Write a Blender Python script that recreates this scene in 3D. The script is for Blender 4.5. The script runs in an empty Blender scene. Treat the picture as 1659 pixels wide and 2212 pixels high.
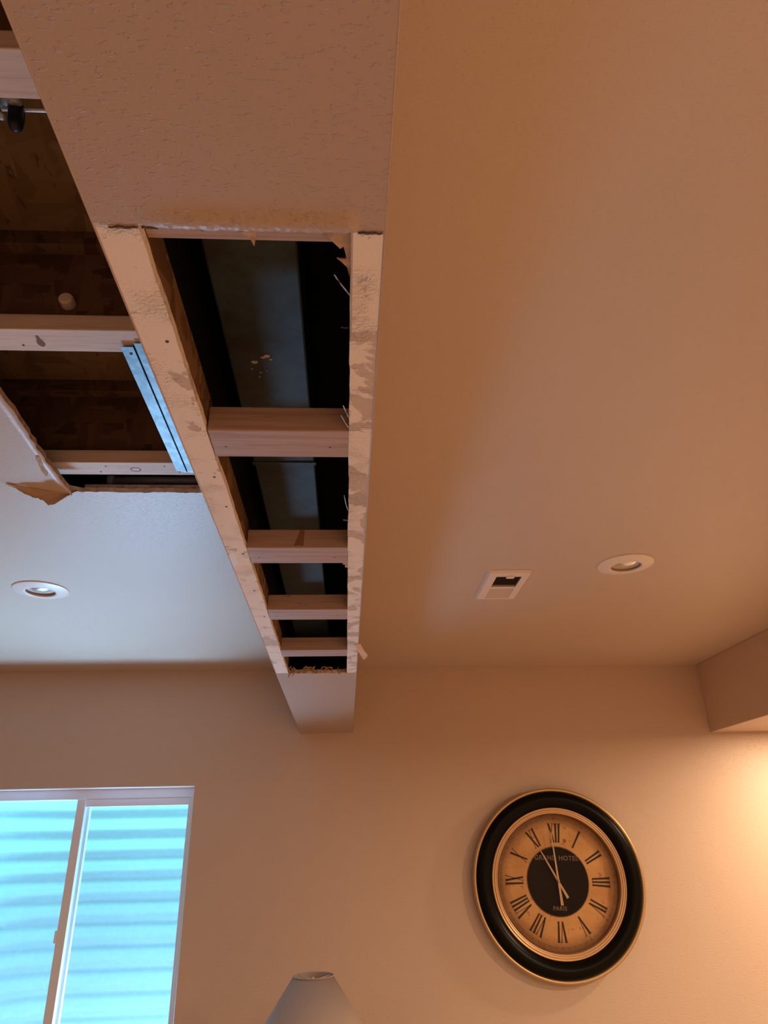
import bpy, bmesh, math, random
from mathutils import Vector, Matrix
random.seed(7)
R = math.radians
scene = bpy.context.scene
COL = scene.collection
H = 1.62            # height of the lens above the floor; shapes below are written relative to the lens

# ------------------------------------------------------------------ camera
yaw, pitch, roll = 0.06087, 0.44672, -0.0242
fwd = Vector((math.sin(yaw)*math.cos(pitch), math.cos(yaw)*math.cos(pitch), math.sin(pitch)))
rgt = Vector((math.cos(yaw), -math.sin(yaw), 0)); up = rgt.cross(fwd)
c_, s_ = math.cos(roll), math.sin(roll)
r2 = rgt*c_ + up*s_; u2 = -rgt*s_ + up*c_
cam = bpy.data.objects.new('camera', bpy.data.cameras.new('camera')); COL.objects.link(cam)
cam.matrix_world = Matrix(((r2.x,u2.x,-fwd.x,0),(r2.y,u2.y,-fwd.y,0),(r2.z,u2.z,-fwd.z,H),(0,0,0,1)))
cam.data.sensor_fit = 'HORIZONTAL'; cam.data.sensor_width = 36; cam.data.lens = 36*1491.1/1659
cam.data.clip_start = 0.02
scene.camera = cam
scene.view_settings.view_transform = 'Standard'; scene.view_settings.look = 'None'
scene.view_settings.gamma = 1; scene.view_settings.use_curve_mapping = False
scene.view_settings.exposure = 0.0
scene.cycles.max_bounces = 10; scene.cycles.diffuse_bounces = 6; scene.cycles.use_denoising = True
scene.cycles.sample_clamp_indirect = 6.0; scene.cycles.caustics_reflective = False; scene.cycles.caustics_refractive = False

# ------------------------------------------------------------------ sky and lamps
w = bpy.data.worlds.new('sky'); scene.world = w; w.use_nodes = True
SKY = (0.30, 0.84, 1.0); SKY_S = 10.0
w.node_tree.nodes['Background'].inputs[0].default_value = SKY + (1,)
w.node_tree.nodes['Background'].inputs[1].default_value = SKY_S
WARM = (1.0, 0.70, 0.44)
DOWN = [  # x, y, z, watts : flush downlights, all outside the picture; near-ceiling ones added as warm fill
    (2.36, 3.08, 0.468, 21),
    (2.38, 1.60, 0.468, 38),
    (2.38, 0.00, 0.468, 34),
    (2.38, -1.60, 0.468, 28),
    (0.90, -1.30, 0.81, 25),
    (-1.70, -1.30, 0.81, 16),
]
for x, y, z, wt in DOWN:
    l = bpy.data.lights.new('downlight_lens', 'AREA'); l.shape = 'DISK'; l.size = .11; l.energy = wt; l.color = WARM
    o = bpy.data.objects.new('downlight_lens', l); COL.objects.link(o); o.location = (x, y, z+H)
# added area lamp low in the window well, standing in for upward daylight
l = bpy.data.lights.new('well_fill_lamp', 'AREA'); l.shape = 'RECTANGLE'; l.size = 1.1; l.size_y = 0.45
l.energy = 64; l.color = (0.36, 0.64, 1.0)
o = bpy.data.objects.new('well_fill_lamp', l); COL.objects.link(o)
o.location = (-1.12, 4.03, -1.08+H); o.rotation_euler = (R(180+48), 0, 0); l.spread = R(115)

# ------------------------------------------------------------------ materials
def mat(name, base=(.8,.8,.8), rough=.5, metal=0, spec=.5):
    m = bpy.data.materials.new(name); m.use_nodes = True
    b = m.node_tree.nodes['Principled BSDF']
    b.inputs['Base Color'].default_value = tuple(base)+(1,)
    b.inputs['Roughness'].default_value = rough; b.inputs['Metallic'].default_value = metal
    b.inputs['Specular IOR Level'].default_value = spec
    return m
def N(m, t, **kw):
    n = m.node_tree.nodes.new(t)
    for k, v in kw.items():
        if k in n.inputs: n.inputs[k].default_value = v
        else: setattr(n, k, v)
    return n
def LK(m, a, b): m.node_tree.links.new(a, b)
def coords(m, scale=(1,1,1), rot=(0,0,0)):
    tc = N(m, 'ShaderNodeTexCoord'); mp = N(m, 'ShaderNodeMapping')
    mp.inputs['Scale'].default_value = scale; mp.inputs['Rotation'].default_value = rot
    LK(m, tc.outputs['Object'], mp.inputs['Vector']); return mp.outputs['Vector']
def ramp(m, fac, stops):
    r = N(m, 'ShaderNodeValToRGB'); e = r.color_ramp.elements
    while len(e) < len(stops): e.new(.5)
    for i, (p, c) in enumerate(stops):
        e[i].position = p; e[i].color = (c[0],c[1],c[2],1) if hasattr(c,'__len__') else (c,c,c,1)
    LK(m, fac, r.inputs[0]); return r.outputs[0]
def mixc(m, fac, a, b, mode='MIX'):
    x = N(m, 'ShaderNodeMix', data_type='RGBA', blend_type=mode)
    for i, v in ((0, fac), (6, a), (7, b)):
        if hasattr(v, 'is_linked'): LK(m, v, x.inputs[i])
        else: x.inputs[i].default_value = v if i == 0 else tuple(v)+(1,)
    return x.outputs[2]
def P(m): return m.node_tree.nodes['Principled BSDF']
def bump(m, h, strength, dist=.002):
    b = N(m, 'ShaderNodeBump'); b.inputs['Strength'].default_value = strength; b.inputs['Distance'].default_value = dist
    LK(m, h, b.inputs['Height']); LK(m, b.outputs[0], P(m).inputs['Normal'])
def add(m, a, b, k=1.0):
    x = N(m, 'ShaderNodeMath', operation='MULTIPLY_ADD'); LK(m, b, x.inputs[0]); x.inputs[1].default_value = k; LK(m, a, x.inputs[2])
    return x.outputs[0]
def noise(m, vec, scale, detail=3, rough=.5, dist=0):
    n = N(m, 'ShaderNodeTexNoise'); LK(m, vec, n.inputs['Vector'])
    n.inputs['Scale'].default_value = scale; n.inputs['Detail'].default_value = detail
    n.inputs['Roughness'].default_value = rough; n.inputs['Distortion'].default_value = dist
    return n.outputs['Fac']

def paint(name, col, rough=.42, s=1.0, spec=.5, k=1.0):
    """rolled paint over a sprayed, knocked-down texture"""
    m = mat(name, col, rough, 0, spec)
    v = coords(m)
    fine = noise(m, v, 190, 2, .6)
    blob = ramp(m, noise(m, coords(m, (1, 2.4, 2.4)), 75*k, 2, .45), [(.60, 0), (.67, 1)])
    h = add(m, blob, fine, .35)
    bump(m, h, s, .0012)
    var = ramp(m, noise(m, v, 1.3, 3), [(.3, tuple(c*.95 for c in col)), (.7, col)])
    LK(m, var, P(m).inputs['Base Color']); return m
M = {}
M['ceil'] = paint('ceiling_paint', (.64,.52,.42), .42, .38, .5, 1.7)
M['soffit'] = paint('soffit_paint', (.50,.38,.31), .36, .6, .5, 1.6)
M['wall'] = paint('wall_paint', (.66,.52,.42), .5, .45)
M['shade_paint'] = M['wall']
M['floor'] = mat('carpet', (.42,.30,.21), .95); v = coords(M['floor'])
LK(M['floor'], ramp(M['floor'], noise(M['floor'], v, 250, 2), [(.3,(.40,.31,.24)),(.7,(.56,.45,.36))]), P(M['floor']).inputs['Base Color'])
bump(M['floor'], noise(M['floor'], v, 250, 2), .6, .004)

# skim coat strip left along the opening: bare mud patches over old paint
def mud(name, split=.5, seed=0):
    m = mat(name, (.85,.75,.65), .75, 0, .3)
    v = coords(m, (1,1,1)); 
    mp = v.node; mp.inputs['Location'].default_value = (seed*1.7, seed*2.3, 0)
    mask = ramp(m, noise(m, v, 11, 5, .62, .6), [(split-.012, 0), (split+.012, 1)])
    grit = noise(m, v, 260, 3, .7)
    comb = N(m, 'ShaderNodeTexWave', wave_type='BANDS', bands_direction='Y')
    comb.inputs['Scale'].default_value = 48; comb.inputs['Distortion'].default_value = 9; comb.inputs['Detail'].default_value = 3
    comb.inputs['Detail Scale'].default_value = 2.5
    LK(m, v, comb.inputs['Vector'])
    area = ramp(m, noise(m, v, 17, 3, .5), [(.50, 0), (.62, 1)])
    x = N(m, 'ShaderNodeMath', operation='MULTIPLY'); LK(m, comb.outputs['Fac'], x.inputs[0]); LK(m, area, x.inputs[1])
    c = mixc(m, mask, (.64,.51,.41), (.90,.79,.69))
    fleck = ramp(m, noise(m, coords(m, (.5,2.2,1)), 70, 3, .7), [(.27, (.42,.32,.25)), (.36, (1,1,1))])
    c = mixc(m, .8, c, fleck, 'MULTIPLY')
    LK(m, c, P(m).inputs['Base Color'])
    h = add(m, add(m, mask, grit, .4), x.outputs[0], 1.3)
    bump(m, h, .8, .0016); return m
M['mud_l'] = mud('joint_compound', .40, 0); M['mud_r'] = mud('joint_compound_patchy', .47, 3)

def wood(name, a, b, dark, ax='X', knots=True):
    m = mat(name, a, .6, 0, .3)
    sc = (1.2, 26, 26) if ax == 'X' else (26, 1.2, 26)
    v = coords(m, sc)
    g = noise(m, v, 3.2, 6, .6, .8)
    c = ramp(m, g, [(.30, b), (.52, a), (.75, tuple(min(1, q*1.12) for q in a))])
    v2 = coords(m, (4, 10, 10) if ax == 'X' else (10, 4, 10))
    if knots:
        vo = N(m, 'ShaderNodeTexVoronoi'); LK(m, v2, vo.inputs['Vector']); vo.inputs['Scale'].default_value = 1.1
        k = ramp(m, vo.outputs['Distance'], [(.035, 1), (.10, 0)])
        c = mixc(m, k, c, dark)
    sp = ramp(m, noise(m, coords(m, (9, 60, 60) if ax == 'X' else (60, 9, 60)), 2.2, 2, .5), [(.24, .45), (.30, 1)])
    c = mixc(m, .7, c, sp, 'MULTIPLY')
    LK(m, c, P(m).inputs['Base Color']); bump(m, g, .35, .001); return m
M['spruce'] = wood('spruce', (.46,.33,.28), (.32,.20,.15), (.22,.11,.07))
M['flange'] = wood('flange_wood', (.80,.66,.57), (.66,.50,.41), (.25,.13,.08))
def osb(name, cols, sc=1.0, rot=0):
    m = mat(name, cols[0], .75, 0, .25)
    outs = []
    for i, (sx, sy) in enumerate(((7, 42), (42, 9), (14, 60))):
        v = coords(m, (sx*sc, sy*sc, sy*sc), (R(8*i), R(11*i), R(rot+23*i)))
        vo = N(m, 'ShaderNodeTexVoronoi'); LK(m, v, vo.inputs['Vector']); vo.inputs['Scale'].default_value = 1.0
        vo.inputs['Randomness'].default_value = 1.0
        outs.append(vo)
    sepx = N(m, 'ShaderNodeSeparateColor'); LK(m, outs[0].outputs['Color'], sepx.inputs[0])
    sepy = N(m, 'ShaderNodeSeparateColor'); LK(m, outs[1].outputs['Color'], sepy.inputs[0])
    a = ramp(m, sepx.outputs[0], [(.0, cols[0]), (.4, cols[1]), (.75, cols[2]), (1, cols[0])])
    b = ramp(m, sepy.outputs[1], [(.0, cols[2]), (.5, cols[0]), (1, cols[1])])
    pick = ramp(m, noise(m, coords(m), 14*sc, 3), [(.46, 0), (.5, 1)])
    c = mixc(m, pick, a, b)
    edge = ramp(m, noise(m, coords(m, (3,1,1), (0,0,R(rot))), 26*sc, 4, .7), [(.30, .25), (.40, 1)])
    c = mixc(m, .85, c, edge, 'MULTIPLY')
    LK(m, c, P(m).inputs['Base Color'])
    h = add(m, sepx.outputs[1], sepy.outputs[2], .7); bump(m, h, .5, .0015); return m
M['osb'] = osb('oriented_strand_board', ((.22,.115,.055), (.14,.07,.03), (.31,.175,.09)))
M['web'] = osb('joist_web_board', ((.16,.085,.05), (.10,.05,.03), (.20,.12,.07)), .8)
M['subfloor'] = osb('subfloor_board', ((.26,.16,.08), (.20,.12,.055), (.31,.20,.105)), .6, 90)
def metal(name, base, rough, var, metal=1.0, dirt=None):
    m = mat(name, base, rough, metal)
    v = coords(m)
    vo = N(m, 'ShaderNodeTexVoronoi'); LK(m, v, vo.inputs['Vector']); vo.inputs['Scale'].default_value = 60
    s = N(m, 'ShaderNodeSeparateColor'); LK(m, vo.outputs['Color'], s.inputs[0])
    c = ramp(m, s.outputs[0], [(0, tuple(q*(1-var) for q in base)), (1, base)])
    if dirt:
        d = ramp(m, noise(m, v, 9, 5, .65), [(.46, 0), (.66, 1)])
        c = mixc(m, d, c, dirt)
        d2 = ramp(m, noise(m, coords(m), 95, 4, .7), [(.30, 1), (.36, 0)])
        c = mixc(m, d2, c, tuple(q*.25 for q in dirt))
    LK(m, c, P(m).inputs['Base Color'])
    bump(m, noise(m, v, 14, 3), .35, .003); return m
M['galv'] = metal('galvanised_strip', (.13,.145,.155), .40, .35)
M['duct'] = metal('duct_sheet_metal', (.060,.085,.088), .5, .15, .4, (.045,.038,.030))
M['well'] = metal('well_steel', (.42,.62,.66), .6, .05, .0)
M['paper'] = mat('torn_drywall_paper', (.50,.32,.18), .9); 
LK(M['paper'], ramp(M['paper'], noise(M['paper'], coords(M['paper']), 60, 4), [(.3,(.36,.21,.11)),(.65,(.62,.43,.27))]), P(M['paper']).inputs['Base Color'])
bump(M['paper'], noise(M['paper'], coords(M['paper']), 120, 4), .6, .002)
M['paint_flap'] = mat('peeled_paint_back', (.50,.35,.23), .8)
bump(M['paint_flap'], noise(M['paint_flap'], coords(M['paint_flap']), 20, 4), .4, .003)
M['gyp'] = mat('gypsum_edge', (.72,.52,.38), .9)
LK(M['gyp'], ramp(M['gyp'], noise(M['gyp'], coords(M['gyp']), 50, 4), [(.3,(.50,.33,.22)),(.65,(.78,.60,.46))]), P(M['gyp']).inputs['Base Color'])
bump(M['gyp'], noise(M['gyp'], coords(M['gyp']), 90, 4), .8, .003)
M['void'] = mat('pen_line_and_shadow_gap', (.06,.05,.06), .9)
M['hole'] = mat('screw_head', (.05,.045,.04), .6, .3)
M['vinyl'] = mat('white_vinyl', (.86,.89,.95), .35)
M['trimwhite'] = mat('white_metal_trim', (.84,.74,.66), .35)
M['louver'] = mat('louvre_metal', (.66,.52,.43), .45)
M['dark'] = mat('dark_cavity', (.03,.025,.02), .8)
M['bulb'] = mat('bulb_lens', (.85,.88,.88), .22, .7)
M['can'] = mat('can_lining', (.30,.24,.18), .5, .4)
M['black'] = mat('black_lacquer', (.003,.0025,.002), .30, 0, .12)
M['gold'] = mat('antique_gold', (.58,.40,.20), .40, .75)
M['goldb'] = mat('antique_gold_ring', (.66,.44,.24), .36, .7)
M['ink'] = mat('numeral_ink', (.030,.014,.010), .8)
M['disc'] = mat('black_dial_centre', (.010,.008,.007), .8, 0, .1)
M['letter'] = mat('dull_lettering', (.19,.125,.075), .7)
M['hand'] = mat('clock_hand_metal', (.48,.34,.20), .45, .5)
m = M['dial'] = mat('aged_dial_paper', (.62,.36,.15), .85)
v = coords(m)
c = ramp(m, noise(m, v, 7, 5, .6), [(.3,(.50,.25,.09)),(.55,(.66,.38,.15)),(.8,(.74,.46,.20))])
st = ramp(m, noise(m, v, 28, 4, .7), [(.58, 0), (.68, 1)])
c = mixc(m, st, c, (.34,.11,.05))
ln = N(m, 'ShaderNodeVectorMath', operation='LENGTH')
mp = N(m, 'ShaderNodeMapping'); tc = N(m, 'ShaderNodeTexCoord'); LK(m, tc.outputs['Object'], mp.inputs['Vector']); LK(m, mp.outputs[0], ln.inputs[0])
DIAL_MP = mp
rr = add(m, ln.outputs['Value'], noise(m, v, 9, 4), .045)
burn = ramp(m, rr, [(.245, 0), (.312, 1)])
c = mixc(m, burn, c, (.13,.055,.025))
LK(m, c, P(m).inputs['Base Color'])
# thin clear panes
def pane(name, tint, gl):
    m = bpy.data.materials.new(name); m.use_nodes = True; nt = m.node_tree; nt.nodes.remove(nt.nodes['Principled BSDF'])
    t = N(m, 'ShaderNodeBsdfTransparent'); t.inputs[0].default_value = tint+(1,)
    g = N(m, 'ShaderNodeBsdfGlossy'); g.inputs['Roughness'].default_value = .03
    fr = N(m, 'ShaderNodeFresnel'); ge = N(m, 'ShaderNodeNewGeometry')
    io = N(m, 'ShaderNodeMapRange'); io.inputs['To Min'].default_value = 1.45; io.inputs['To Max'].default_value = 1/1.45
    LK(m, ge.outputs['Backfacing'], io.inputs['Value']); LK(m, io.outputs[0], fr.inputs[0])
    mu = N(m, 'ShaderNodeMath', operation='MULTIPLY'); LK(m, fr.outputs[0], mu.inputs[0]); mu.inputs[1].default_value = gl
    x = N(m, 'ShaderNodeMixShader'); LK(m, mu.outputs[0], x.inputs[0]); LK(m, t.outputs[0], x.inputs[1]); LK(m, g.outputs[0], x.inputs[2])
    LK(m, x.outputs[0], nt.nodes['Material Output'].inputs[0]); return m
M['glass'] = pane('window_glass', (.96,.99,1.0), 1.0); M['clockglass'] = pane('clock_glass', (.97,.96,.95), .35)
m = M['shade'] = mat('lamp_shade_fabric', (.48,.41,.38), .9, 0, .2); bump(m, noise(m, coords(m), 400, 2), .3, .001)
m = M['gravel'] = mat('gravel_stone', (.6,.6,.58), .9); LK(m, ramp(m, noise(m, coords(m), 8, 2), [(.3,(.4,.4,.4)),(.7,(.8,.8,.78))]), P(m).inputs['Base Color'])
M['bronze'] = mat('dark_bronze', (.07,.045,.03), .35, .8)
M['pipe'] = mat('dull_pipe', (.62,.55,.46), .45, .3)
M['foam'] = mat('black_rubber_boot', (.012,.012,.013), .45)
M['ash'] = mat('grimy_fitting', (.42,.40,.36), .5, .5); bump(M['ash'], noise(M['ash'], coords(M['ash']), 70, 4), .8, .004)
LK(M['ash'], ramp(M['ash'], noise(M['ash'], coords(M['ash']), 60, 4), [(.38,(.06,.05,.045)),(.62,(.62,.60,.56))]), P(M['ash']).inputs['Base Color'])

# ------------------------------------------------------------------ mesh helpers (coordinates relative to the lens)
def box(bm, x0, x1, y0, y1, z0, z1):
    v = [bm.verts.new((x, y, z)) for x in (x0, x1) for y in (y0, y1) for z in (z0, z1)]
    for f in ((0,1,3,2),(4,6,7,5),(0,4,5,1),(2,3,7,6),(0,2,6,4),(1,5,7,3)): bm.faces.new([v[i] for i in f])
def prism(bm, pts, z0, z1, T=None):
    """outline pts (a,b) extruded from c=z0 to z1; T maps (a,b,c) to xyz"""
    T = T or (lambda a, b, c: (a, b, c))
    lo = [bm.verts.new(T(a, b, z0)) for a, b in pts]; hi = [bm.verts.new(T(a, b, z1)) for a, b in pts]
    n = len(pts); bm.faces.new(lo[::-1]); bm.faces.new(hi)
    for i in range(n): bm.faces.new((lo[i], lo[(i+1)%n], hi[(i+1)%n], hi[i]))
def tube(bm, pts, r, seg=10, caps=True):
    rings = []; pts = [Vector(p) for p in pts]
    for i, p in enumerate(pts):
        d = (pts[min(i+1, len(pts)-1)] - pts[max(i-1, 0)]).normalized()
        a = d.orthogonal().normalized() if i == 0 else (a - d*a.dot(d)).normalized()
        b = d.cross(a); rr_ = r[i] if hasattr(r, '__len__') else r
        rings.append([bm.verts.new(p + (a*math.cos(t) + b*math.sin(t))*rr_) for t in [2*math.pi*k/seg for k in range(seg)]])
    for A, B in zip(rings, rings[1:]):
        for k in range(seg): bm.faces.new((A[k], A[(k+1)%seg], B[(k+1)%seg], B[k]))
    if caps: bm.faces.new(rings[0][::-1]); bm.faces.new(rings[-1])
def lathe(bm, prof, seg=48, T=None, closed=False):
    """prof [(r, h)] about the axis; T maps (x,y,h)"""
    T = T or (lambda a, b, c: (a, b, c)); rings = []
    for r_, h in prof:
        if r_ < 1e-6: rings.append([bm.verts.new(T(0, 0, h))])
        else: rings.append([bm.verts.new(T(r_*math.cos(2*math.pi*k/seg), r_*math.sin(2*math.pi*k/seg), h)) for k in range(seg)])
    prs = list(zip(rings, rings[1:])) + ([(rings[-1], rings[0])] if closed else [])
    for A, B in prs:
        for k in range(seg):
            q = [A[k % len(A)], A[(k+1) % len(A)], B[(k+1) % len(B)], B[k % len(B)]]
            u = []
            for x_ in q:
                if x_ not in u: u.append(x_)
            if len(u) > 2: bm.faces.new(u)
def jag(a, b, n, amp, seed=0, rough=.6):
    """ragged line from a to b (2D), n segments"""
    rs = random.Random(seed); out = []; d = (b[0]-a[0], b[1]-a[1]); L = math.hypot(*d) or 1; nx, ny = -d[1]/L, d[0]/L; w_ = 0
    for i in range(n+1):
        w_ = w_*rough + rs.uniform(-amp, amp)
        k = 0 if i in (0, n) else w_
        out.append((a[0]+d[0]*i/n+nx*k, a[1]+d[1]*i/n+ny*k))
    return out
def obj(name, bm, m, parent=None, smooth=False, bevel=0, label=None, sol=0):
    bmesh.ops.recalc_face_normals(bm, faces=bm.faces)
    vs = [v.co for v in bm.verts]
    lo = Vector([min(v[i] for v in vs) for i in range(3)]); hi = Vector([max(v[i] for v in vs) for i in range(3)])
    org = Vector(((lo.x+hi.x)/2, (lo.y+hi.y)/2, lo.z))
    for v in bm.verts: v.co -= org
    me = bpy.data.meshes.new(name); bm.to_mesh(me); bm.free()
    for mm in (m if isinstance(m, (list, tuple)) else [m]): me.materials.append(mm)
    if smooth:
        for p in me.polygons: p.use_smooth = True
    o = bpy.data.objects.new(name, me); COL.objects.link(o)
    wl = org + Vector((0, 0, H))
    o['w'] = tuple(wl)
    if parent is not None:
        o.parent = parent; o.location = wl - Vector(parent['w'])
    else: o.location = wl
    if bevel:
        b = o.modifiers.new('Bevel', 'BEVEL'); b.width = bevel; b.segments = 2; b.limit_method = 'ANGLE'
    if sol:
        b = o.modifiers.new('Solidify', 'SOLIDIFY'); b.thickness = sol; b.offset = 0
    if label: o['label'] = label
    return o
def empty(name, loc, label=None, cat=None, group=None, kind=None):
    o = bpy.data.objects.new(name, None); COL.objects.link(o); o.empty_display_size = .05
    wl = Vector(loc) + Vector((0, 0, H)); o['w'] = tuple(wl); o.location = wl
    return tag(o, label, cat, group, kind)
def tag(o, label=None, cat=None, group=None, kind=None):
    for k, v_ in (('label', label), ('category', cat), ('group', group), ('kind', kind)):
        if v_: o[k] = v_
    return o
def struct(o): o['kind'] = 'structure'; return o
def B(*boxes):
    bm = bmesh.new()
    for b in boxes: box(bm, *b)
    return bm

# ------------------------------------------------------------------ room shell
XL, XR, YB, D = -3.1, 4.2, -2.6, 3.6
HC, HS, T = 0.822, 0.5, 0.0127
WX0, WX1, WZ0, WZ1 = -1.86, -0.723, -0.95, 0.267        # window opening
struct(obj('floor', B((XL, XR, YB, D, -H-.05, -H)), M['floor']))
bm = B((XL-.1, WX0, D, D+.22, -H, 1.1), (WX1, XR+.1, D, D+.22, -H, 1.1), (WX0, WX1, D, D+.22, -H, WZ0), (WX0, WX1, D, D+.22, WZ1, 1.1))
bmesh.ops.remove_doubles(bm, verts=bm.verts, dist=1e-5)
tag(struct(obj('wall_back', bm, M['wall'])), 'tan painted far wall holding the window and the clock')
struct(obj('wall_left', B((XL-.1, XL, YB, D, -H, 1.1)), M['wall']))
struct(obj('wall_right', B((XR, XR+.1, YB, D, -H, 1.1)), M['wall']))
struct(obj('wall_front', B((XL-.1, XR+.1, YB-.1, YB, -H, 1.1)), M['wall']))
# ceiling drywall: right field, far left field and the field before the hole
HX = -0.69                                               # left side of the cut-out
e1 = jag((-.225, 1.602), (-.672, 1.600), 60, .0022, 3)
pts = [(XL, D), (XL, 1.45), (-.74, 1.45), (-.70, 1.585)] + e1[::-1] + [(-.222, D)]
bm = bmesh.new(); prism(bm, pts, HC, HC+T)
me_n = len(bm.faces)
box(bm, .032, XR, YB, D, HC, HC+T); box(bm, XL, -.222, YB, -.6, HC, HC+T)
bmesh.ops.recalc_face_normals(bm, faces=bm.faces)
for f in bm.faces:
    if abs(f.normal.z) < .5: f.material_index = 1
tag(struct(obj('ceiling', bm, [M['ceil'], M['gyp']])), 'painted drywall ceiling on both sides of the soffit')
bm = bmesh.new(); box(bm, XL, XR, YB, D, 1.076, 1.094)
for y in (-1.45, -.22, 1.0, 2.22): box(bm, XL, XR, y, y+.002, 1.0745, 1.0762)
tag(struct(obj('ceiling_subfloor', bm, M['subfloor'])), 'strand board subfloor above the joists')
# boxed bulkhead on the right
o = obj('wall_bulkhead', B((1.875, XR, YB, D, .475, HC)), M['wall'], bevel=.003)
tag(struct(o), 'boxed drywall bulkhead along the right of the ceiling')
# baseboards (below the picture)
struct(obj('baseboard_back', B((XL, XR, D-.014, D, -H, -H+.09)), M['vinyl']))

# ------------------------------------------------------------------ floor joists
for y in (.507, .994, 1.47):
    x1 = XR-.02
    t = empty('floor_joist', (0, y+.03, .835), None, 'joist', 'engineered joists above the ceiling')
    if y == .507: t['label'] = 'engineered wood joist at the top left corner, nearest of those in the ceiling hole'
    elif y == .994: t['label'] = 'engineered wood joist in mid ceiling hole, near end of the metal strip lapped on it'
    else: t['label'] = 'engineered wood joist at the far end of the ceiling hole, round knot underneath'
    obj('bottom_flange', B((XL+.01, x1, y, y+.0605, .8352, .870)), M['flange'], t, bevel=.0015, label='pale softwood flange')
    obj('web', B((XL+.01, x1, y+.025, y+.0345, .870, 1.041)), M['web'], t, label='dark strand board web')
    obj('top_flange', B((XL+.01, x1, y, y+.0605, 1.041, 1.0755)), M['web'], t, bevel=.0015)
    if y in (.994, 1.47):
        for nx, ny in (((-.63, .014), (-.59, .044)) if y == .994 else ((-.58, .018), (-.60, .045), (-.44, .017), (-.41, .045))) :
            b2 = bmesh.new(); lathe(b2, [(.0023, .8347), (.0023, .8360)], 10, lambda a, b, c, nx=nx, ny=ny: (a+nx, b+y+ny, c))
            bmesh.ops.contextual_create(b2, geom=[v_ for v_ in b2.verts if v_.co.z < .835])
            obj('nail_head', b2, M['hole'], t)
    if y == .994:                                        # knot beside the metal strip
        b2 = bmesh.new(); prism(b2, [(-.556+.006*math.cos(a)*(1+.35*math.sin(3*a)), 1.026+.016*math.sin(a)) for a in [k*math.pi/9 for k in range(18)]], .8349, .8356)
        obj('knot', b2, mat('knot_wood', (.22,.11,.08), .7), t, label='dark resinous knot')
    if y == 1.47:
        b2 = bmesh.new(); lathe(b2, [(.0085, .8349), (.010, .8346), (.0112, .8349)], 20, lambda a, b, c: (a*1.15-.513, b+y+.033, c), closed=True)
        obj('knot', b2, mat('knot_ring', (.33,.20,.16), .7), t, label='thin dark ring of a knot')
bm = bmesh.new(); lathe(bm, [(0, 0), (.012, 0), (.0135, .004), (.0135, .022), (0, .022)], 16, lambda a, b, c: (-.515+a, .994+.0255-.022+c, .914+b*.95))
tag(obj('wooden_plug', bm, M['flange'], smooth=False, bevel=.002), 'short round wooden plug sticking out of the dark joist web', 'plug')

# ------------------------------------------------------------------ sagging sheet left of the hole
NX, NY = 60, 70
def sag(x, y):
    s = max(0, (y+.6)/2.15); k = max(0, (y-1.47)/.10)
    return .025*s**1.15 + .011*k*k + .0012*math.sin(x*9+y*5)*s
def hx(y): return HX + .021 - .018*max(0, (1.6-y))*0 - (.0)+ .006*math.sin(y*23) + .003*math.sin(y*61)
bm = bmesh.new(); g0 = []; g1 = []
rs = random.Random(5); je = [rs.uniform(-.0025, .0025) for _ in range(NY+1)]; jf = [rs.uniform(-.002, .002) for _ in range(NX+1)]
for i in range(NX+1):
    u = (i/NX)**.45; A = []; Bv = []
    for j in range(NY+1):
        vv = (j/NY)**.6
        xr = HX + .036 - .024*vv
        x = XL + (xr-XL)*u
        yf = 1.50 + .055*max(0, min(1, (x+.86)/.16)) + jf[i]
        y = -.6 + (yf+.6)*vv
        if i == NX: x += je[j] + .004*math.sin(y*17)*vv
        A.append(bm.verts.new((x, y, HC-.0005-sag(x, y)))); Bv.append(bm.verts.new((x, y, HC-.0005-sag(x, y)+T*.98)))
    g0.append(A); g1.append(Bv)
def quad(a, b, c, d, mi=0):
    f = bm.faces.new((a, b, c, d)); f.material_index = mi; f.smooth = mi == 0
for i in range(NX):
    for j in range(NY):
        quad(g0[i][j], g0[i][j+1], g0[i+1][j+1], g0[i+1][j]); quad(g1[i][j], g1[i+1][j], g1[i+1][j+1], g1[i][j+1], 1)
for i in range(NX): quad(g0[i][NY], g1[i][NY], g1[i+1][NY], g0[i+1][NY], 1); quad(g0[i][0], g0[i+1][0], g1[i+1][0], g1[i][0], 1)
for j in range(NY): quad(g0[NX][j], g0[NX][j+1], g1[NX][j+1], g1[NX][j], 1); quad(g0[0][j], g1[0][j], g1[0][j+1], g0[0][j+1], 1)
panel = tag(obj('drywall_sheet', bm, [M['ceil'], M['paper']]), 'loose sagging ceiling drywall sheet left of the hole, torn at its corner', 'drywall sheet')
# peeled flap hanging under its corner
top = [(-.812, 1.500, .7935), (-.775, 1.513, .7930), (-.735, 1.528, .7930), (-.705, 1.538, .7945), (-.664, 1.548, .8040)]
bot = [(-.800, 1.512, .7915), (-.757, 1.530, .7725), (-.722, 1.540, .7570), (-.693, 1.540, .7690), (-.662, 1.550, .8010)]
bm = bmesh.new(); rows = []; rs = random.Random(11)
for k in range(41):
    t_ = k/40*4; i = min(3, int(t_)); f_ = t_-i
    a = Vector(top[i]).lerp(Vector(top[i+1]), f_); b = Vector(bot[i]).lerp(Vector(bot[i+1]), f_)
    b.z += rs.uniform(-.0016, .0016) - .004*math.sin(k/40*math.pi*4)*math.sin(k/40*math.pi)
    row = []
    for q in range(7):
        p = a.lerp(b, q/6); p.y += .006*math.sin(q/6*math.pi); row.append(bm.verts.new(p))
    rows.append(row)
for a, b in zip(rows, rows[1:]):
    for q in range(6): bm.faces.new((a[q], b[q], b[q+1], a[q+1]))
obj('peeled_flap', bm, M['paint_flap'], panel, True, sol=.0012, label='tan peeled flap curling down')
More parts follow.
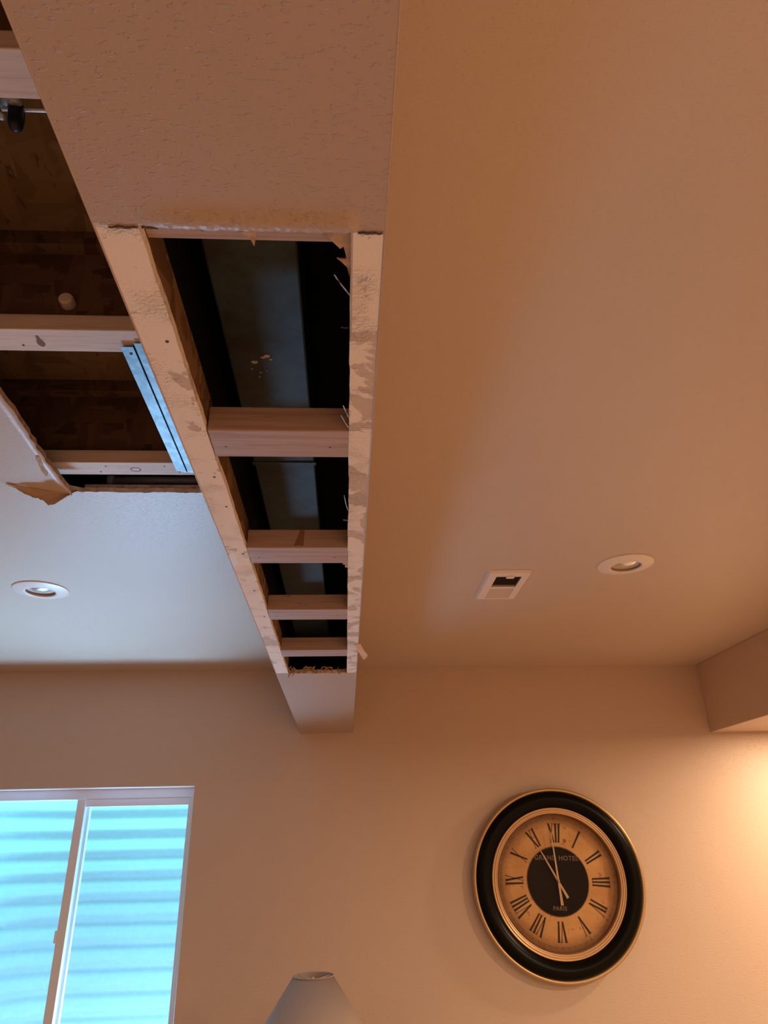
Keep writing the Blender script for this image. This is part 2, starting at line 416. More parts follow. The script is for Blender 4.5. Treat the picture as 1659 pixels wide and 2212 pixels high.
bm = bmesh.new(); pl = jag((-.6905, 1.375), (-.7055, 1.468), 12, .0018, 21); wd = [.0035,.005,.006,.0045,.004,.0055,.0045,.004,.0045,.006,.005,.003,.0008]
prism(bm, [(x-w_, y) for (x, y), w_ in zip(pl, wd)] + [(x+w_, y) for (x, y), w_ in list(zip(pl, wd))[::-1]], 0, 1,
      lambda a, b, c: (a, b, HC-.0016-sag(a, b)+c*.0012))
obj('paper_tear', bm, M['paper'], panel, label='narrow brown tear in the paper')

# ------------------------------------------------------------------ soffit
SX0, SX1, IX0, IX1, Y0, Y1 = -.225, .035, -.186, .004, .4545, 2.25
sof = empty('ceiling_soffit', (-.095, 1.8, HS), 'long boxed soffit running to the far wall, its underside cut open', kind='structure')
near = [(SX0, YB), (SX1, YB)] + [(SX1, Y0)] + jag((SX1, Y0), (.006, Y0-.001), 6, .0008, 1)[1:-1] + jag((.006, Y0-.001), (IX0, Y0-.002), 90, .0011, 2) + jag((IX0, Y0-.002), (SX0, Y0-.001), 8, .0006, 9)[1:]
def near_z(x, y):      # lumpy bulge along the cut
    return .0055*math.exp(-((y-.447)/.012)**2)*max(0, min(1, (x+.185)/.05))*max(0, min(1, (.012-x)/.012))
bm = bmesh.new(); prism(bm, [(SX0, YB), (SX1, YB), (SX1, .40), (SX0, .40)], HS, HS+T)
xs = [SX0 + (SX1-SX0)*i/130 for i in range(131)]; ej = random.Random(31); w_ = 0; yend = []
for x in xs:
    w_ = w_*.7 + ej.uniform(-.0009, .0009); yend.append(Y0 + (w_ if IX0 < x < .006 else w_*.4))
G = []
for i, x in enumerate(xs):
    row = []
    for j in range(25):
        y = .40 + (yend[i]-.40)*(j/24)
        rough_ = ej.uniform(-.0006, .0006) if y > .434 and IX0+.02 < x < .006 else 0
        row.append(bm.verts.new((x, y, HS - near_z(x, y) + rough_)))
    G.append(row)
for a, b in zip(G, G[1:]):
    for j in range(24): bm.faces.new((a[j], a[j+1], b[j+1], b[j])).smooth = True
U = [bm.verts.new((x, yend[i], HS+T)) for i, x in enumerate(xs)]
for i in range(130):
    f = bm.faces.new((G[i][24], U[i], U[i+1], G[i+1][24])); f.material_index = 1
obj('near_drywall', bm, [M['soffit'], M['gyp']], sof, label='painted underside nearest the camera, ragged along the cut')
# exposed dark line where the paper was scored
bm = bmesh.new()
for a, b, hw in ((-.212, -.186, .0011), (-.183, -.168, .0009), (-.137, -.118, .0012), (-.106, -.072, .0013), (-.030, -.018, .0008), (.010, .033, .0013)):
    n = 14; L = jag((a, Y0+.0012), (b, Y0+.0012), n, .0005, int(a*-1000)); 
    hh = [hw*abs(math.sin(math.pi*(i+.4)/(n+.8)))*random.uniform(.5, 1) for i in range(n+1)]
    prism(bm, [(x, y-h_) for (x, y), h_ in zip(L, hh)] + [(x, y+h_) for (x, y), h_ in list(zip(L, hh))[::-1]], HS-.0012-.0002, HS+.003)
obj('scored_line', bm, mat('purple_primer', (.13,.10,.15), .8), sof, label='dark scored line at the cut')
def strip(x0, x1, seed, mt, inner, lab):
    Lp = jag((x0, Y0), (x0, Y1), 160, .0006 if inner == 'l' else .0002, seed); Rp = jag((x1, Y0), (x1, Y1), 160, .0002 if inner == 'l' else .0006, seed+1)
    bm = bmesh.new(); prism(bm, Lp + Rp[::-1], HS+.0006, HS+T); return obj('mudded_strip', bm, mt, sof, label=lab)
strip(SX0+.0012, IX0, 41, M['mud_l'], 'r', 'bare joint compound strip left of the opening')
strip(IX1, SX1-.0012, 51, M['mud_r'], 'l', 'patchy mud and paint strip right of the opening')
fe = jag((SX0, Y1), (IX0, Y1+.001), 6, .0006, 61) + jag((IX0, Y1+.001), (IX1, Y1), 60, .0028, 62)[1:] + jag((IX1, Y1), (SX1, Y1), 5, .0006, 63)[1:]
bm = bmesh.new(); prism(bm, fe + [(SX1, D-.001), (SX0, D-.001)], HS, HS+T)
bmesh.ops.recalc_face_normals(bm, faces=bm.faces)
for f in bm.faces:
    if abs(f.normal.z) < .5: f.material_index = 1
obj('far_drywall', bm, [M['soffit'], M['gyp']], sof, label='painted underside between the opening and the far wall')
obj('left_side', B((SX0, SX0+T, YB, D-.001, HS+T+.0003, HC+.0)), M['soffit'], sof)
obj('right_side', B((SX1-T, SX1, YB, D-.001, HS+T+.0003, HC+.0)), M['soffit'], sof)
for x in (SX0+.0003, SX1-.0003):
    bm = bmesh.new(); tube(bm, [(x, YB, HS+.0008), (x, .8, HS+.0008), (x, 2, HS+.0008), (x, D-.001, HS+.0008)], .0011, 10)
    obj('corner_bead', bm, M['soffit'], sof, True)
obj('grey_liner', B((IX1, IX1+.0018, Y0, .60, HS+.0004, HS+.030)), mat('grey_paper_edge', (.50,.42,.40), .7), sof, label='grey paper edge inside the near right corner')
for x, y in ((-.1962, .6122), (-.1975, .9227), (-.1952, 1.0239), (-.1952, 1.2281), (-.199, 1.44), (-.197, 1.63)):
    bm = bmesh.new(); lathe(bm, [(0, 0), (.0019, 0), (.0019, .002), (0, .002)], 12, lambda a, b, c, x=x, y=y: (x+a, y+b, HS-.0001+c))
    obj('screw_hole', bm, M['hole'], sof)
# torn paper
bm = bmesh.new(); prism(bm, [(-.036, .452), (-.029, .463), (-.0174, .4664), (-.012, .474), (-.006, .481), (-.003, .478), (-.0012, .486), (-.0003, .4935), (-.006, .4936), (-.0095, .4926), (-.005, .497), (.0006, .5042), (.002, .512), (.0042, .52), (.0042, .452)], HS+.006, HS+.0075)
obj('torn_paper', bm, M['paper'], sof, label='torn brown paper in the near right corner')
bm = bmesh.new(); prism(bm, [(-.101, Y0-.001), (-.094, .462), (-.0885, .466), (-.0855, .4755), (-.083, .466), (-.079, Y0-.001)], HS+.001, HS+.002)
obj('torn_paper', bm, M['paper'], sof, label='small pointed scrap over the nearest block')
bm = bmesh.new()
rs = random.Random(77)
for k in range(26):
    x = IX0 + .004 + (IX1-IX0-.01)*rs.random(); n = 6; y = 2.246; z = HS+.006+rs.uniform(-.004, .007); pts = []; ang = rs.uniform(0, 6)
    for q in range(n):
        pts.append((x, y, z)); ang += rs.uniform(-.9, .9); x += .006*math.cos(ang); z += .0035*math.sin(ang); y -= rs.uniform(-.002, .004)
        x = min(max(x, IX0+.003), IX1-.003)
    tube(bm, pts, [.0012+.0015*rs.random() for _ in range(n)], 5)
tag(obj('torn_fringe', bm, M['paper'], sof, label='curled shreds of brown paper along the far cut'), kind='stuff')
bm = bmesh.new(); prism(bm, [(.0045, 1.262), (-.004, 1.266), (-.0075, 1.272), (-.005, 1.279), (-.0068, 1.288), (-.002, 1.290), (-.0022, 1.303), (.0045, 1.308)], HS+.002, HS+.0036)
obj('torn_paper', bm, M['paper'], sof, label='ragged scrap beside the second block')
bm = bmesh.new(); rows = []
for a, b in (((.0225, 1.895, .499), (.041, 1.890, .5005)), ((.027, 1.905, .4955), (.044, 1.898, .4960)), ((.036, 1.925, .4870), (.052, 1.912, .4850)), ((.043, 1.94, .4790), (.062, 1.928, .4780)), ((.050, 1.95, .4700), (.0585, 1.942, .4735))):
    rows.append([bm.verts.new(Vector(a).lerp(Vector(b), q/3)) for q in range(4)])
for a, b in zip(rows, rows[1:]):
    for q in range(3): bm.faces.new((a[q], b[q], b[q+1], a[q+1]))
obj('hanging_paper', bm, mat('tan_paper', (.85,.60,.38), .8), sof, sol=.001, label='tan paper scrap hanging off the right edge')
bm = bmesh.new()
for p in (((-.012, .508, .5003), (-.006, .520, .5006), (.0035, .535, .4995)), ((-.0058, .5837, .5), (-.002, .5858, .501), (.003, .5865, .502)), ((-.007, .755, .502), (-.002, .77, .501), (.003, .785, .502)), ((-.004, .735, .503), (.003, .76, .502)), ((-.003, .985, .502), (-.0005, 1.01, .5), (.003, 1.04, .502)), ((-.006, 1.075, .501), (.003, 1.08, .502))):
    tube(bm, p, .0007, 6)
tag(obj('paper_shreds', bm, M['ash'], sof, label='thin grey fibres sticking out of the right strip'), kind='stuff')
# mesh tape patches and blue-white bare spot
bm = bmesh.new(); prism(bm, [(-.2236, 1.235), (-.215, 1.215), (-.209, 1.222), (-.211, 1.25), (-.2085, 1.272), (-.214, 1.283), (-.2236, 1.30)], HS+.0002, HS+.002)
obj('bare_patch', bm, mat('bare_plaster', (.86,.86,.86), .7), sof, label='white bare patch on the left edge')

# framing inside the soffit
bd = [('nearest', .412, .480), ('first', .793, .863), ('second', 1.200, 1.279), ('third', 1.579, 1.660), ('fourth', 1.959, 2.032), ('fifth', 2.34, 2.41)]
LBL = ['wood block at the near cut edge of the soffit opening, mostly behind drywall', 'largest wood block across the soffit opening, pale scrapes on its face',
       'wood block across the soffit opening with a dark triangular knot', 'plain wood block in the soffit opening, beyond the knotted one',
       'smallest wood block in the soffit opening, nearest the far torn edge']
for i, (nm, y0, y1) in enumerate(bd[:5]):
    z0 = HS + (.0130 if i == 0 else .0135)
    o = obj('wood_block', B((IX0+.0006, .020, y0*1.0+(.027*y0 if 0 else 0), y1, z0-.0125 if i else z0, HS+.0135+.0255 if i else z0+.034)), M['spruce'], bevel=.0015)
    tag(o, LBL[i], 'wood block', 'blocks across the soffit opening')
    if i:
        t = o
        for nx in (.10, .86):
            X = IX0 + (IX1-IX0)*nx; Yn = y0 + (y1-y0)*.6
            bm = bmesh.new(); lathe(bm, [(0, 0), (.0015, 0), (.0015, .001), (0, .001)], 10, lambda a, b, c: (X+a, Yn+b, z0-.0128+c))
            obj('nail_head', bm, M['hole'], t)
    if i == 2:
        bm = bmesh.new(); prism(bm, [(-.098, .5045), (-.092, .520), (-.086, .5385), (-.078, .5385), (-.079, .520), (-.080, .5045), (-.088, .5062)], y0-.0004, y0+.001, lambda a, b, c: (a, c, b))
        obj('knot', bm, mat('knot_dark', (.27,.14,.09), .75), o, label='dark triangular knot')
# strand board side of the soffit frame
bm = bmesh.new(); prism(bm, jag((.42, HS+T+.0008), (2.26, HS+T+.0008), 80, .0005, 90) + [(2.26, .557)] + jag((2.26, .557), (.42, .557), 40, .001, 93)[1:-1] + [(.42, .557)], IX0-.0112, IX0, lambda a, b, c: (c, a, b))
tag(obj('strand_board', bm, M['osb']), 'strand board panel lining the left side inside the soffit opening', 'strand board')
bm = B((.0215, .0222, .42, 2.3, HS+T+.0006, .82))
tag(obj('drywall_backing', bm, M['gyp']), 'back of the drywall on the right side inside the soffit opening', 'drywall')
# added black sheets that paint the cavity's darkness above and beside the duct
tag(obj('cavity_shadow', B((-.1985, .0212, .42, 3.4, .816, .8175), (.0203, .0212, .42, 3.4, HS+T+.001, .816), (-.1985, -.1975, .42, 3.4, HS+T+.001, .816)), mat('shadow_black', (.006,.006,.006), .7, 0, .2)), 'added black sheet painting the darkness of the cavity around the duct', 'sheet')
# duct
duct = empty('air_duct', (-.115, 1.5, .64), 'dusty grey sheet metal duct running above the blocks in the soffit', 'duct')
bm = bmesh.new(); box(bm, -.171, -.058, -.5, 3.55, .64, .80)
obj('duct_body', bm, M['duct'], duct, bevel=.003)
obj('duct_seam', B((-.1735, -.0555, 1.118, 1.128, .6375, .80)), M['duct'], duct, bevel=.001)
bm = bmesh.new(); rs = random.Random(3)
for (x, y, r_) in ((-.134, .826, .0035), (-.121, .815, .0022), (-.1155, .812, .0032), (-.110, .819, .0018), (-.140, .842, .0012), (-.128, .850, .0012), (-.131, .861, .001), (-.118, .846, .001)):
    n = 9; prism(bm, [(x+r_*(1+.3*rs.uniform(-1, 1))*1.4*math.cos(k*2*math.pi/n), y+r_*(1+.3*rs.uniform(-1, 1))*math.sin(k*2*math.pi/n)) for k in range(n)], .6393, .6403)
obj('paint_splash', bm, mat('paint_splash', (.80,.58,.40), .6), duct, label='small tan paint splashes')

# ------------------------------------------------------------------ metal strip under the joists
st = empty('metal_strip', (-.36, 1.26, .834), 'bright galvanised ribbed metal strip bridging two joists beside the soffit', 'metal strip')
prof = [(-.413, .8290), (-.3905, .8290), (-.3903, .8345), (-.3872, .8345), (-.3870, .8305), (-.3650, .8305), (-.3648, .8345), (-.3605, .8345), (-.3603, .8262), (-.325, .8262), (-.3235, .8310), (-.30, .8310)]
def endy(x): return 1.497 + (.010 if x > -.40 else 0) + (.006 if x > -.385 else 0)
bm = bmesh.new(); R0 = []; R1 = []
for x, z in prof:
    y0 = 1.031 if x < -.387 else (1.022 if x < -.361 else 1.019)
    R0.append((x, y0, z)); R1.append((x, endy(x), z))
rows = [[bm.verts.new(Vector(a).lerp(Vector(b), k/12)) for a, b in zip(R0, R1)] for k in range(13)]
for a, b in zip(rows, rows[1:]):
    for q in range(len(prof)-1): bm.faces.new((a[q], b[q], b[q+1], a[q+1]))
obj('ribbed_sheet', bm, M['galv'], st, sol=.0007)
bm = bmesh.new(); lathe(bm, [(0, 0), (.003, 0), (.003, .001), (0, .001)], 12, lambda a, b, c: (-.399+a, 1.050+b, .8280+c))
obj('nail_head', bm, M['hole'], st)

# far pipe and near fitting inside the joist bays
bm = bmesh.new(); tube(bm, [(-.652, 1.73, .926), (-.5, 1.73, .927), (2, 1.73, .927), (XR-.001, 1.73, .927)], .0105, 14)
pp = empty('copper_pipe', (-.45, 1.73, .92), 'thin tan pipe behind the last joist, at the far edge of the ceiling hole', 'pipe')
pp.name = 'thin_pipe'
obj('pipe_run', bm, M['pipe'], pp, True)
bm = bmesh.new(); tube(bm, [(-.661, 1.73, .926), (-.645, 1.73, .926)], .014, 14); obj('pipe_collar', bm, mat('pale_collar', (.75,.72,.66), .5), pp, True)
tag(obj('wood_nailer', B((-.67, -.235, 1.606, 1.640, .8355, .8475)), M['paper']), 'rough brown board lying on the far cut edge of the ceiling hole', 'board')
fit = empty('pipe_hanger', (-.45, .62, .86), 'black rubber pipe boot with grimy metal clamp at the upper left edge', 'pipe fitting')
bm = bmesh.new(); tube(bm, [(-.75, .63, .905), (-.43, .63, .905), (-.25, .63, .905)], .0028, 8); obj('rod', bm, mat('white_rod', (.85,.84,.8), .3, .4), fit, True)
bm = bmesh.new(); tube(bm, [(-.446, .632, .912), (-.445, .63, .899), (-.441, .628, .880), (-.438, .627, .866), (-.437, .626, .859)], [.008, .0105, .0105, .0085, .003], 18)
obj('boot', bm, M['foam'], fit, True, label='black rubber boot')
bm = bmesh.new(); tube(bm, [(-.466, .622, .903), (-.455, .617, .907), (-.444, .615, .907), (-.435, .617, .902)], [.005, .0095, .0100, .006], 12)
tube(bm, [(-.474, .617, .892), (-.460, .613, .876), (-.447, .612, .862)], [.008, .0075, .004], 10)
obj('clamp', bm, M['ash'], fit, True, label='grimy grey metal clamp')

# ------------------------------------------------------------------ recessed lights (off) and register
def recessed(x, y, lab, tilt):
    t = empty('recessed_light', (x, y, HC), lab, 'ceiling light', 'recessed ceiling lights')
    F = lambda a, b, c: (x+a, y+b, HC+c)
    bm = bmesh.new(); lathe(bm, [(.093, -.0005), (.0925, -.0028), (.088, -.004), (.056, -.0105), (.050, -.0105), (.048, -.007), (.048, .0)], 56, F)
    obj('trim_ring', bm, M['trimwhite'], t, True)
    # the can itself sits just inside the drywall
    bm = bmesh.new(); lathe(bm, [(.048, -.007), (.047, .004), (.0, .006)], 40, F); obj('can', bm, M['can'], t, True)
    bm = bmesh.new(); c_, s_ = math.cos(tilt), math.sin(tilt)
    def G_(a, b, c):
        b2, c2 = b*c_-c*s_, b*s_+c*c_
        return (x+a, y+b2-.003, HC-.002+c2)
    lathe(bm, [(0, -.0065), (.012, -.0058), (.022, -.0034), (.030, -.0002), (.036, .0035)], 40, G_); obj('bulb', bm, M['bulb'], t, True, label='unlit reflector bulb face')
    return t
recessed(-1.062, 2.345, 'unlit recessed ceiling light in the blue-lit ceiling above the window', .08)
recessed(.933, 2.112, 'unlit recessed ceiling light in the warm ceiling, right of the air register', .08)
vx0, vx1, vy0, vy1 = .482, .633, 2.163, 2.450
t = empty('air_register', (.557, 2.306, HC), 'white rectangular air register in the ceiling, right of the soffit', 'air vent')
bm = bmesh.new(); a0, a1, b0, b1 = .5155, .603, 2.205, 2.432
z0, z1 = HC-.0005, HC-.0095
o_ = [(vx0, vy0), (vx1, vy0), (vx1, vy1), (vx0, vy1)]; i_ = [(a0, b0), (a1, b0), (a1, b1), (a0, b1)]; q_ = [(vx0+.006, vy0+.006), (vx1-.006, vy0+.006), (vx1-.006, vy1-.006), (vx0+.006, vy1-.006)]
L0 = [bm.verts.new((x, y, z0)) for x, y in o_]; L1 = [bm.verts.new((x, y, z1)) for x, y in q_]; L2 = [bm.verts.new((x, y, z1)) for x, y in i_]; L3 = [bm.verts.new((x, y, z0)) for x, y in i_]
for A, Bb in ((L0, L1), (L1, L2), (L2, L3)):
    for k in range(4): bm.faces.new((A[k], A[(k+1)%4], Bb[(k+1)%4], Bb[k]))
box(bm, a0, a1, 2.3085, 2.3265, z1, z0)
obj('frame', bm, M['trimwhite'], t)
obj('cavity', B((a0, a1, b0, b1, HC-.0012, HC-.0004)), M['dark'], t)
for y0, y1, sgn, nm in ((b0, 2.3085, 1, 'near'), (2.3265, b1, -1, 'far')):
    bm = bmesh.new(); n = 9
    for k in range(n):
        y = y0 + (y1-y0)*(k+.5)/n; h = .0026; d = .0036*sgn
        vs = [(a0, y-d, z1+.0005), (a1, y-d, z1+.0005), (a1, y+d, z1+.0005+h), (a0, y+d, z1+.0005+h)]
        if nm == 'far': vs = [(a0, y+.0060, z1+.0005+h*.3), (a1, y+.0060, z1+.0005+h*.3), (a1, y-.0060, z1+.0005+h*.75), (a0, y-.0060, z1+.0005+h*.75)]
        vs2 = [(a, b, c+.0006) for a, b, c in vs]
        V = [bm.verts.new(p) for p in vs] + [bm.verts.new(p) for p in vs2]
        for f in ((0,1,2,3),(7,6,5,4),(0,4,5,1),(1,5,6,2),(2,6,7,3),(3,7,4,0)): bm.faces.new([V[i] for i in f])
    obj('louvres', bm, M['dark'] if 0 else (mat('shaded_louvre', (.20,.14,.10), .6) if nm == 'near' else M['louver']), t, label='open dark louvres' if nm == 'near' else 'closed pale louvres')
obj('damper_lever', B((.549, .576, 2.196, 2.214, z1-.004, z1)), M['trimwhite'], t, bevel=.001)

# ------------------------------------------------------------------ clock
CX, CZ, CR, YD = .984, -.178, .400, 3.572
clock = empty('wall_clock', (CX, D, CZ), 'large round black wall clock with gold rims and roman numerals, right of the lamp', 'clock')
ca, sa = math.cos(R(-2.6)), math.sin(R(-2.6))
def K(a, b, c):       # a right, b up on the dial, c towards the room from the wall
    return (CX + a*ca - b*sa, D - c, CZ + a*sa + b*ca)
bm = bmesh.new(); lathe(bm, [(.397, .001), (.400, .030), (.400, .046), (.396, .052), (.389, .053), (.384, .048)], 128, K); obj('outer_rim', bm, M['gold'], clock, True, label='thin gold outer rim')
bm = bmesh.new(); lathe(bm, [(.3845, .047), (.380, .056), (.368, .064), (.350, .068), (.335, .064), (.322, .054), (.313, .044)], 128, K); obj('black_ring', bm, M['black'], clock, True, label='glossy black convex ring')
bm = bmesh.new(); lathe(bm, [(.3135, .043), (.312, .049), (.308, .0505), (.3045, .048), (.303, .0445), (.3015, .048), (.298, .0495), (.2945, .047), (.293, .043), (.2915, .0455), (.2885, .046), (.286, .042), (.2855, .020)], 128, K)
obj('inner_rim', bm, M['goldb'], clock, True, label='ribbed gold inner rim')
bm = bmesh.new(); lathe(bm, [(0, .020), (.2865, .020)], 96, K); dl = obj('dial', bm, M['dial'], clock, label='aged tan dial')
# put the burn mask about the dial centre
DIAL_MP.inputs['Location'].default_value = (0, 0, -.2865)
bm = bmesh.new(); lathe(bm, [(0, .0215), (.142, .0215), (.142, .0205)], 96, K); cd = obj('centre_disc', bm, M['disc'], clock, label='black centre of the dial')
bm = bmesh.new()
lathe(bm, [(.143, .0206), (.1455, .0206)], 96, K)
for r_ in (.262, .2685): lathe(bm, [(r_, .0206), (r_+.0009, .0206)], 96, K)
for k in range(60):
    a = k*math.pi/30; 
    u, v_ = math.sin(a), math.cos(a)
    w_ = .0008 if k % 5 else .002
    p = [(u*.2625 + v_*w_, v_*.2625 - u*w_), (u*.2685 + v_*w_, v_*.2685 - u*w_), (u*.2685 - v_*w_, v_*.2685 + u*w_), (u*.2625 - v_*w_, v_*.2625 + u*w_)]
    bm.faces.new([bm.verts.new(K(x, y, .0206)) for x, y in p])
obj('minute_track', bm, mat('track_ink', (.11,.05,.03), .8), clock)
NUM = {1:'I', 2:'II', 3:'III', 4:'IV', 5:'V', 6:'VI', 7:'VII', 8:'VIII', 9:'IX', 10:'X', 11:'XI', 12:'XII'}
def numeral(s, ang):
    bm = bmesh.new(); gap = .0150; wd = {'I': gap, 'V': .027, 'X': .027}; tot = sum(wd[c] for c in s); x = -tot/2
    r0, r1 = .162, .244; TH, TN = .0040, .0012
    def seg(xa, ra, xb, rb, hw):
        ps = [(xa-hw, ra), (xa+hw, ra), (xb+hw, rb), (xb-hw, rb)]
        out = []
        for px_, r_ in ps:
            px_ = px_*(r_/.205)**.8
            out.append(bm.verts.new(K(px_*math.cos(ang)+r_*math.sin(ang), -px_*math.sin(ang)+r_*math.cos(ang), .0209)))
        bm.faces.new(out)
    for c in s:
        w_ = wd[c]; m_ = x+w_/2
        if c == 'I': seg(m_, r0, m_, r1, TH); seg(m_, r0, m_, r0+.002, TH+.0022); seg(m_, r1-.002, m_, r1, TH+.0022)
        if c == 'V': seg(m_, r0, m_-.0088, r1, TH); seg(m_, r0, m_+.0095, r1, TN); seg(m_-.0088, r1-.002, m_-.0088, r1, TH+.002); seg(m_+.0095, r1-.002, m_+.0095, r1, .0035)
        if c == 'X':
            seg(m_+.0085, r0, m_-.0085, r1, TH); seg(m_-.0085, r0, m_+.0085, r1, TN)
            for q in (-1, 1): seg(m_+q*.0085, r1-.002, m_+q*.0085, r1, .0042); seg(m_+q*.0085, r0, m_+q*.0085, r0+.002, .0042)
        x += w_
    o = obj('numeral', bm, M['ink'], clock); o['label'] = 'dark roman numeral ' + s
for k, s in NUM.items(): numeral(s, k*math.pi/6)
def text(s, b0, size, name):
    cu = bpy.data.curves.new('t', 'FONT'); cu.body = s; cu.size = size; cu.align_x = 'CENTER'; cu.space_character = 1.12; cu.offset = .0006
    o = bpy.data.objects.new('t', cu); COL.objects.link(o)
    dg = bpy.context.evaluated_depsgraph_get(); me = bpy.data.meshes.new_from_object(o.evaluated_get(dg))
    bpy.data.objects.remove(o); bm = bmesh.new(); bm.from_mesh(me)
    for v_ in bm.verts: v_.co = Vector(K(v_.co.x, b0+v_.co.y, .0222))
    bpy.data.meshes.remove(me)
    obj(name, bm, M['letter'], clock, label='dull gold lettering ' + s)
text('GRAND HOTEL', .087, .0275, 'lettering'); text('PARIS', -.118, .0235, 'lettering')
def hand(ang, L, tail, w0, w1, c, name):
    bm = bmesh.new(); pts = [(-w1*1.7, -tail), (w1*1.7, -tail), (w0*.9, -.002), (w0, .01), (w0*.55, L*.93), (0, L), (-w0*.55, L*.93), (-w0, .01), (-w0*.9, -.002)]
    prism(bm, pts, c, c+.0015, lambda a, b, h: K(a*math.cos(ang)+b*math.sin(ang), -a*math.sin(ang)+b*math.cos(ang), h))
    obj(name, bm, M['hand'], clock)
hand(R(-30.5), .150, .078, .0045, .0036, .0275, 'hour_hand')
hand(R(-5.5), .215, .098, .0045, .0038, .0315, 'minute_hand')
bm = bmesh.new(); lathe(bm, [(0, .036), (.006, .035), (.007, .0215)], 20, K); obj('hand_hub', bm, M['hand'], clock, True)
bm = bmesh.new(); lathe(bm, [(0, .0395), (.287, .0395)], 64, K); obj('glass', bm, M['clockglass'], clock)

# ------------------------------------------------------------------ window
win = empty('window_1', ((WX0+WX1)/2, D+.08, WZ0), 'white sliding window in the far wall, looking into a corrugated window well', 'window', kind='structure')
FY0, FY1 = 3.665, 3.755
bm = B((WX0, WX1, FY0, FY1, .220, WZ1), (WX0, WX1, FY0, FY1, WZ0, WZ0+.045), (WX0, WX0+.035, FY0, FY1, WZ0+.045, .220), (WX1-.0315, WX1, FY0, FY1, WZ0+.045, .220))
obj('outer_frame', bm, M['vinyl'], win, bevel=.002)
# moving sash (right), meeting stile
bm = B((-1.2835, -1.2445, 3.655, 3.690, WZ0+.045, .2205), (-1.2445, -.7545, 3.668, 3.695, .1865, .2205), (-.7600, -.7545, 3.668, 3.695, WZ0+.045, .1865), (-1.2445, -.7545, 3.668, 3.695, WZ0+.045, WZ0+.08))
sash = obj('right_sash', bm, M['vinyl'], win, bevel=.0015)
obj('latch', B((-1.2925, -1.2835, 3.652, 3.668, -.372, -.322)), M['vinyl'], sash, bevel=.002)
bm = B((-1.300, -1.2385, 3.712, 3.738, WZ0+.045, .2205)); obj('meeting_stile', bm, M['vinyl'], win, bevel=.001)
obj('glass_pane', B((-1.2445, -.7600, 3.680, 3.682, WZ0+.08, .1865)), M['glass'], win)
obj('glass_pane', B((WX0+.035, -1.300, 3.724, 3.726, WZ0+.045, .220)), M['glass'], win)
# plaster return and sill
bm = bmesh.new(); tube(bm, [(WX0, D+.002, WZ1+.001), (WX1, D+.002, WZ1+.001)], .0022, 8); tube(bm, [(WX1+.001, D+.002, WZ1+.002), (WX1+.001, D+.002, WZ0)], .0018, 8)
obj('corner_bead', bm, M['vinyl'], win, True)
obj('header_return', B((WX0, WX1, D+.002, FY0, WZ1-.0025, WZ1+.001)), M['vinyl'], win)
obj('sill', B((WX0-.02, WX1+.02, D-.03, FY0, WZ0-.02, WZ0)), M['vinyl'], win, bevel=.003)

# window well
path = [(-1.86, 3.83), (-1.80, 3.90)]
path = [(-1.80, 3.82), (-1.80, 3.92)]
for k in range(1, 13): a = math.pi - k*math.pi/24; path.append((-1.37+.43*math.cos(a), 3.92+.43*math.sin(a)))
path += [(-1.25, 4.35), (-1.05, 4.35), (-.80, 4.35)]
for k in range(1, 13): a = math.pi/2 - k*math.pi/24; path.append((-.80+.38*math.cos(a), 3.97+.38*math.sin(a)))
path.append((-.42, 3.82))
bm = bmesh.new(); zs = [-1.15 + 1.75*i/320 for i in range(321)]; cols = []
for i, (x, y) in enumerate(path):
    a = Vector(path[max(i-1, 0)]); b = Vector(path[min(i+1, len(path)-1)]); d = (b-a).normalized(); n = Vector((d.y, -d.x))
    col = []
    for z in zs:
        ph = 2*math.pi*(z+.02)/.1035; o_ = .0115*math.sin(ph) + .0035*math.sin(2*ph+.7)
        col.append(bm.verts.new((x+n.x*o_, y+n.y*o_, z)))
    cols.append(col)
for a, b in zip(cols, cols[1:]):
    for j in range(len(zs)-1): bm.faces.new((a[j], b[j], b[j+1], a[j+1]))
tag(obj('window_well', bm, M['well'], smooth=True), 'curved corrugated steel window well outside the window', 'window well')
bm = bmesh.new(); rs = random.Random(9)
box(bm, -1.79, -.43, 3.83, 4.33, -1.2, -1.16)
for k in range(420):
    x = rs.uniform(-1.70, -.54); y = rs.uniform(3.88, 4.10); r_ = rs.uniform(.010, .02); bmesh.ops.create_icosphere(bm, subdivisions=1, radius=r_, matrix=Matrix.Translation((x, y, -1.158)) @ Matrix.Diagonal((1, .8, .55, 1)))
tag(obj('gravel', bm, M['gravel']), 'gravel at the bottom of the window well', 'gravel', kind='stuff')
o = obj('ground_outside', B((-6, -1.83, 3.83, 9, -1.2, .52), (-.39, 5, 3.83, 9, -1.2, .52), (-1.83, -.39, 4.40, 9, -1.2, .52), (-6, 5, 3.83, 9, -1.3, -1.2)), M['gravel'])
tag(o, kind='structure')

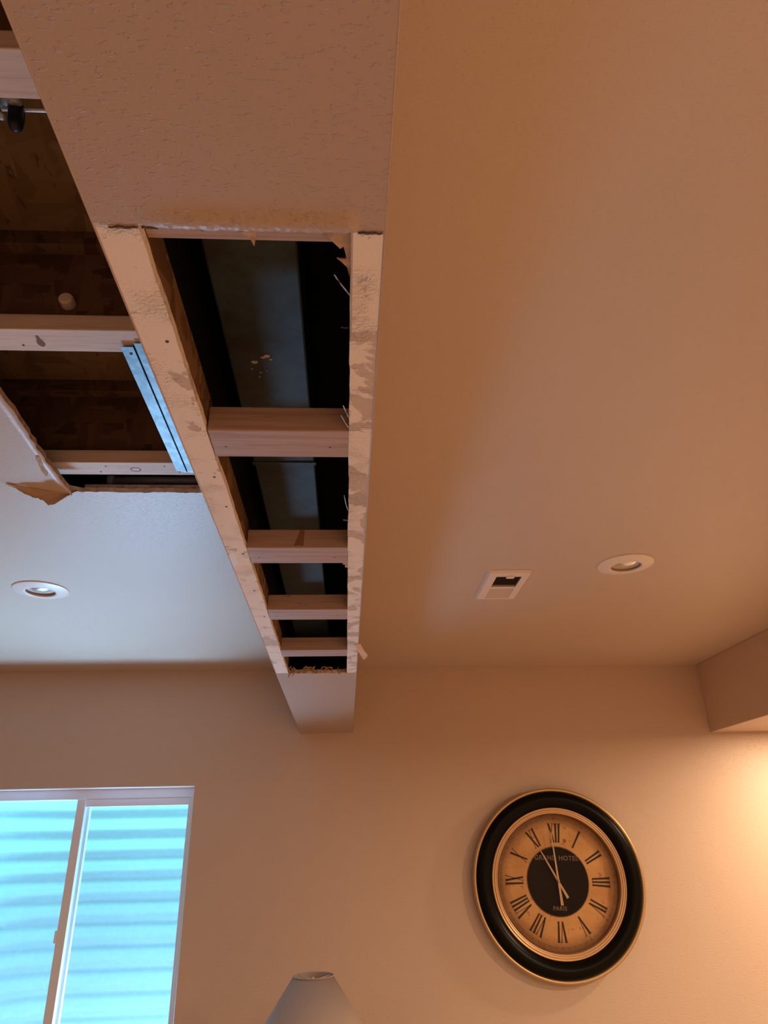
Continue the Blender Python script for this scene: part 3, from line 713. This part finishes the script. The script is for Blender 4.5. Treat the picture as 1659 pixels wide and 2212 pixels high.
# ------------------------------------------------------------------ lamp
LX, LY, LZ = -.1105, 2.87, -.412
lamp = empty('floor_lamp', (LX, LY, -H), 'lamp with a wide white cone shade, unlit, standing before the far wall', 'lamp')
F = lambda a, b, c: (LX+a, LY+b, LZ+c)
bm = bmesh.new(); lathe(bm, [(.0690, 0), (.252, -.262)], 72, F); obj('lamp_shade', bm, M['shade'], lamp, True, sol=.0015, label='white fabric cone shade')
bm = bmesh.new(); lathe(bm, [(.0705+.002*math.cos(a), .001+.002*math.sin(a)) for a in [k*math.pi/4 for k in range(8)]], 64, F, closed=True); obj('shade_trim', bm, M['shade'], lamp, True)
bm = bmesh.new()
for k in range(3): a = k*2*math.pi/3+.35; tube(bm, [F(0, 0, -.012), F(.069*math.cos(a), .069*math.sin(a), -.001)], .0012, 6)
obj('spider', bm, M['trimwhite'], lamp, True)
bm = bmesh.new(); tube(bm, [F(0, 0, -.02), F(0, 0, -.012), F(0, 0, -.007), F(0, 0, -.003)], [.004, .006, .005, .003], 12); obj('finial', bm, M['trimwhite'], lamp, True)
bm = bmesh.new()
hp = [F(.0, 0, -.02), F(.035, 0, -.05), F(.045, 0, -.12), F(.02, 0, -.20), F(.008, 0, -.215)]; tube(bm, hp, .0018, 8); tube(bm, [(2*LX-p[0], p[1], p[2]) for p in hp], .0018, 8)
obj('harp', bm, M['bronze'], lamp, True)
bm = bmesh.new(); tube(bm, [F(0, 0, -.075), F(0, 0, -.09), F(0, 0, -.115), F(0, 0, -.15), F(0, 0, -.18)], [.006, .022, .029, .018, .014], 20); obj('light_bulb', bm, mat('frosted_bulb', (.82,.80,.76), .3), lamp, True)
bm = bmesh.new(); lathe(bm, [(0, -.18), (.018, -.18), (.018, -.23), (.010, -.235), (.010, -H-LZ+.05), (.02, -H-LZ+.04), (.12, -H-LZ+.022), (.135, -H-LZ+.012), (.135, -H-LZ+.0), (0, -H-LZ)], 40, F)
obj('lamp_stand', bm, M['bronze'], lamp, True)

# lit downlights under the bulkhead and added fill lamps in the near ceiling (outside the picture)
LIT = ['lit downlight under the bulkhead beside the far wall and the clock',
       'lit downlight under the bulkhead, second from the far wall', 'lit downlight under the bulkhead, third from the far wall',
       'lit downlight under the bulkhead, farthest from the clock wall', 'added warm fill downlight behind the camera, right of the soffit',
       'added warm fill downlight behind the camera, left of the soffit']
for i, (x, y, z, wt) in enumerate(DOWN):
    zc = .475 if z < .5 else HC
    t = empty('lit_downlight', (x, y, zc), LIT[i], 'ceiling light', 'lit downlights')
    F = lambda a, b, c: (x+a, y+b, zc+c)
    bm = bmesh.new(); lathe(bm, [(.090, -.0005), (.088, -.003), (.060, -.005), (.056, -.001)], 40, F); obj('trim_ring', bm, M['trimwhite'], t, True)
for o in scene.objects:
    if 'w' in o: del o['w']
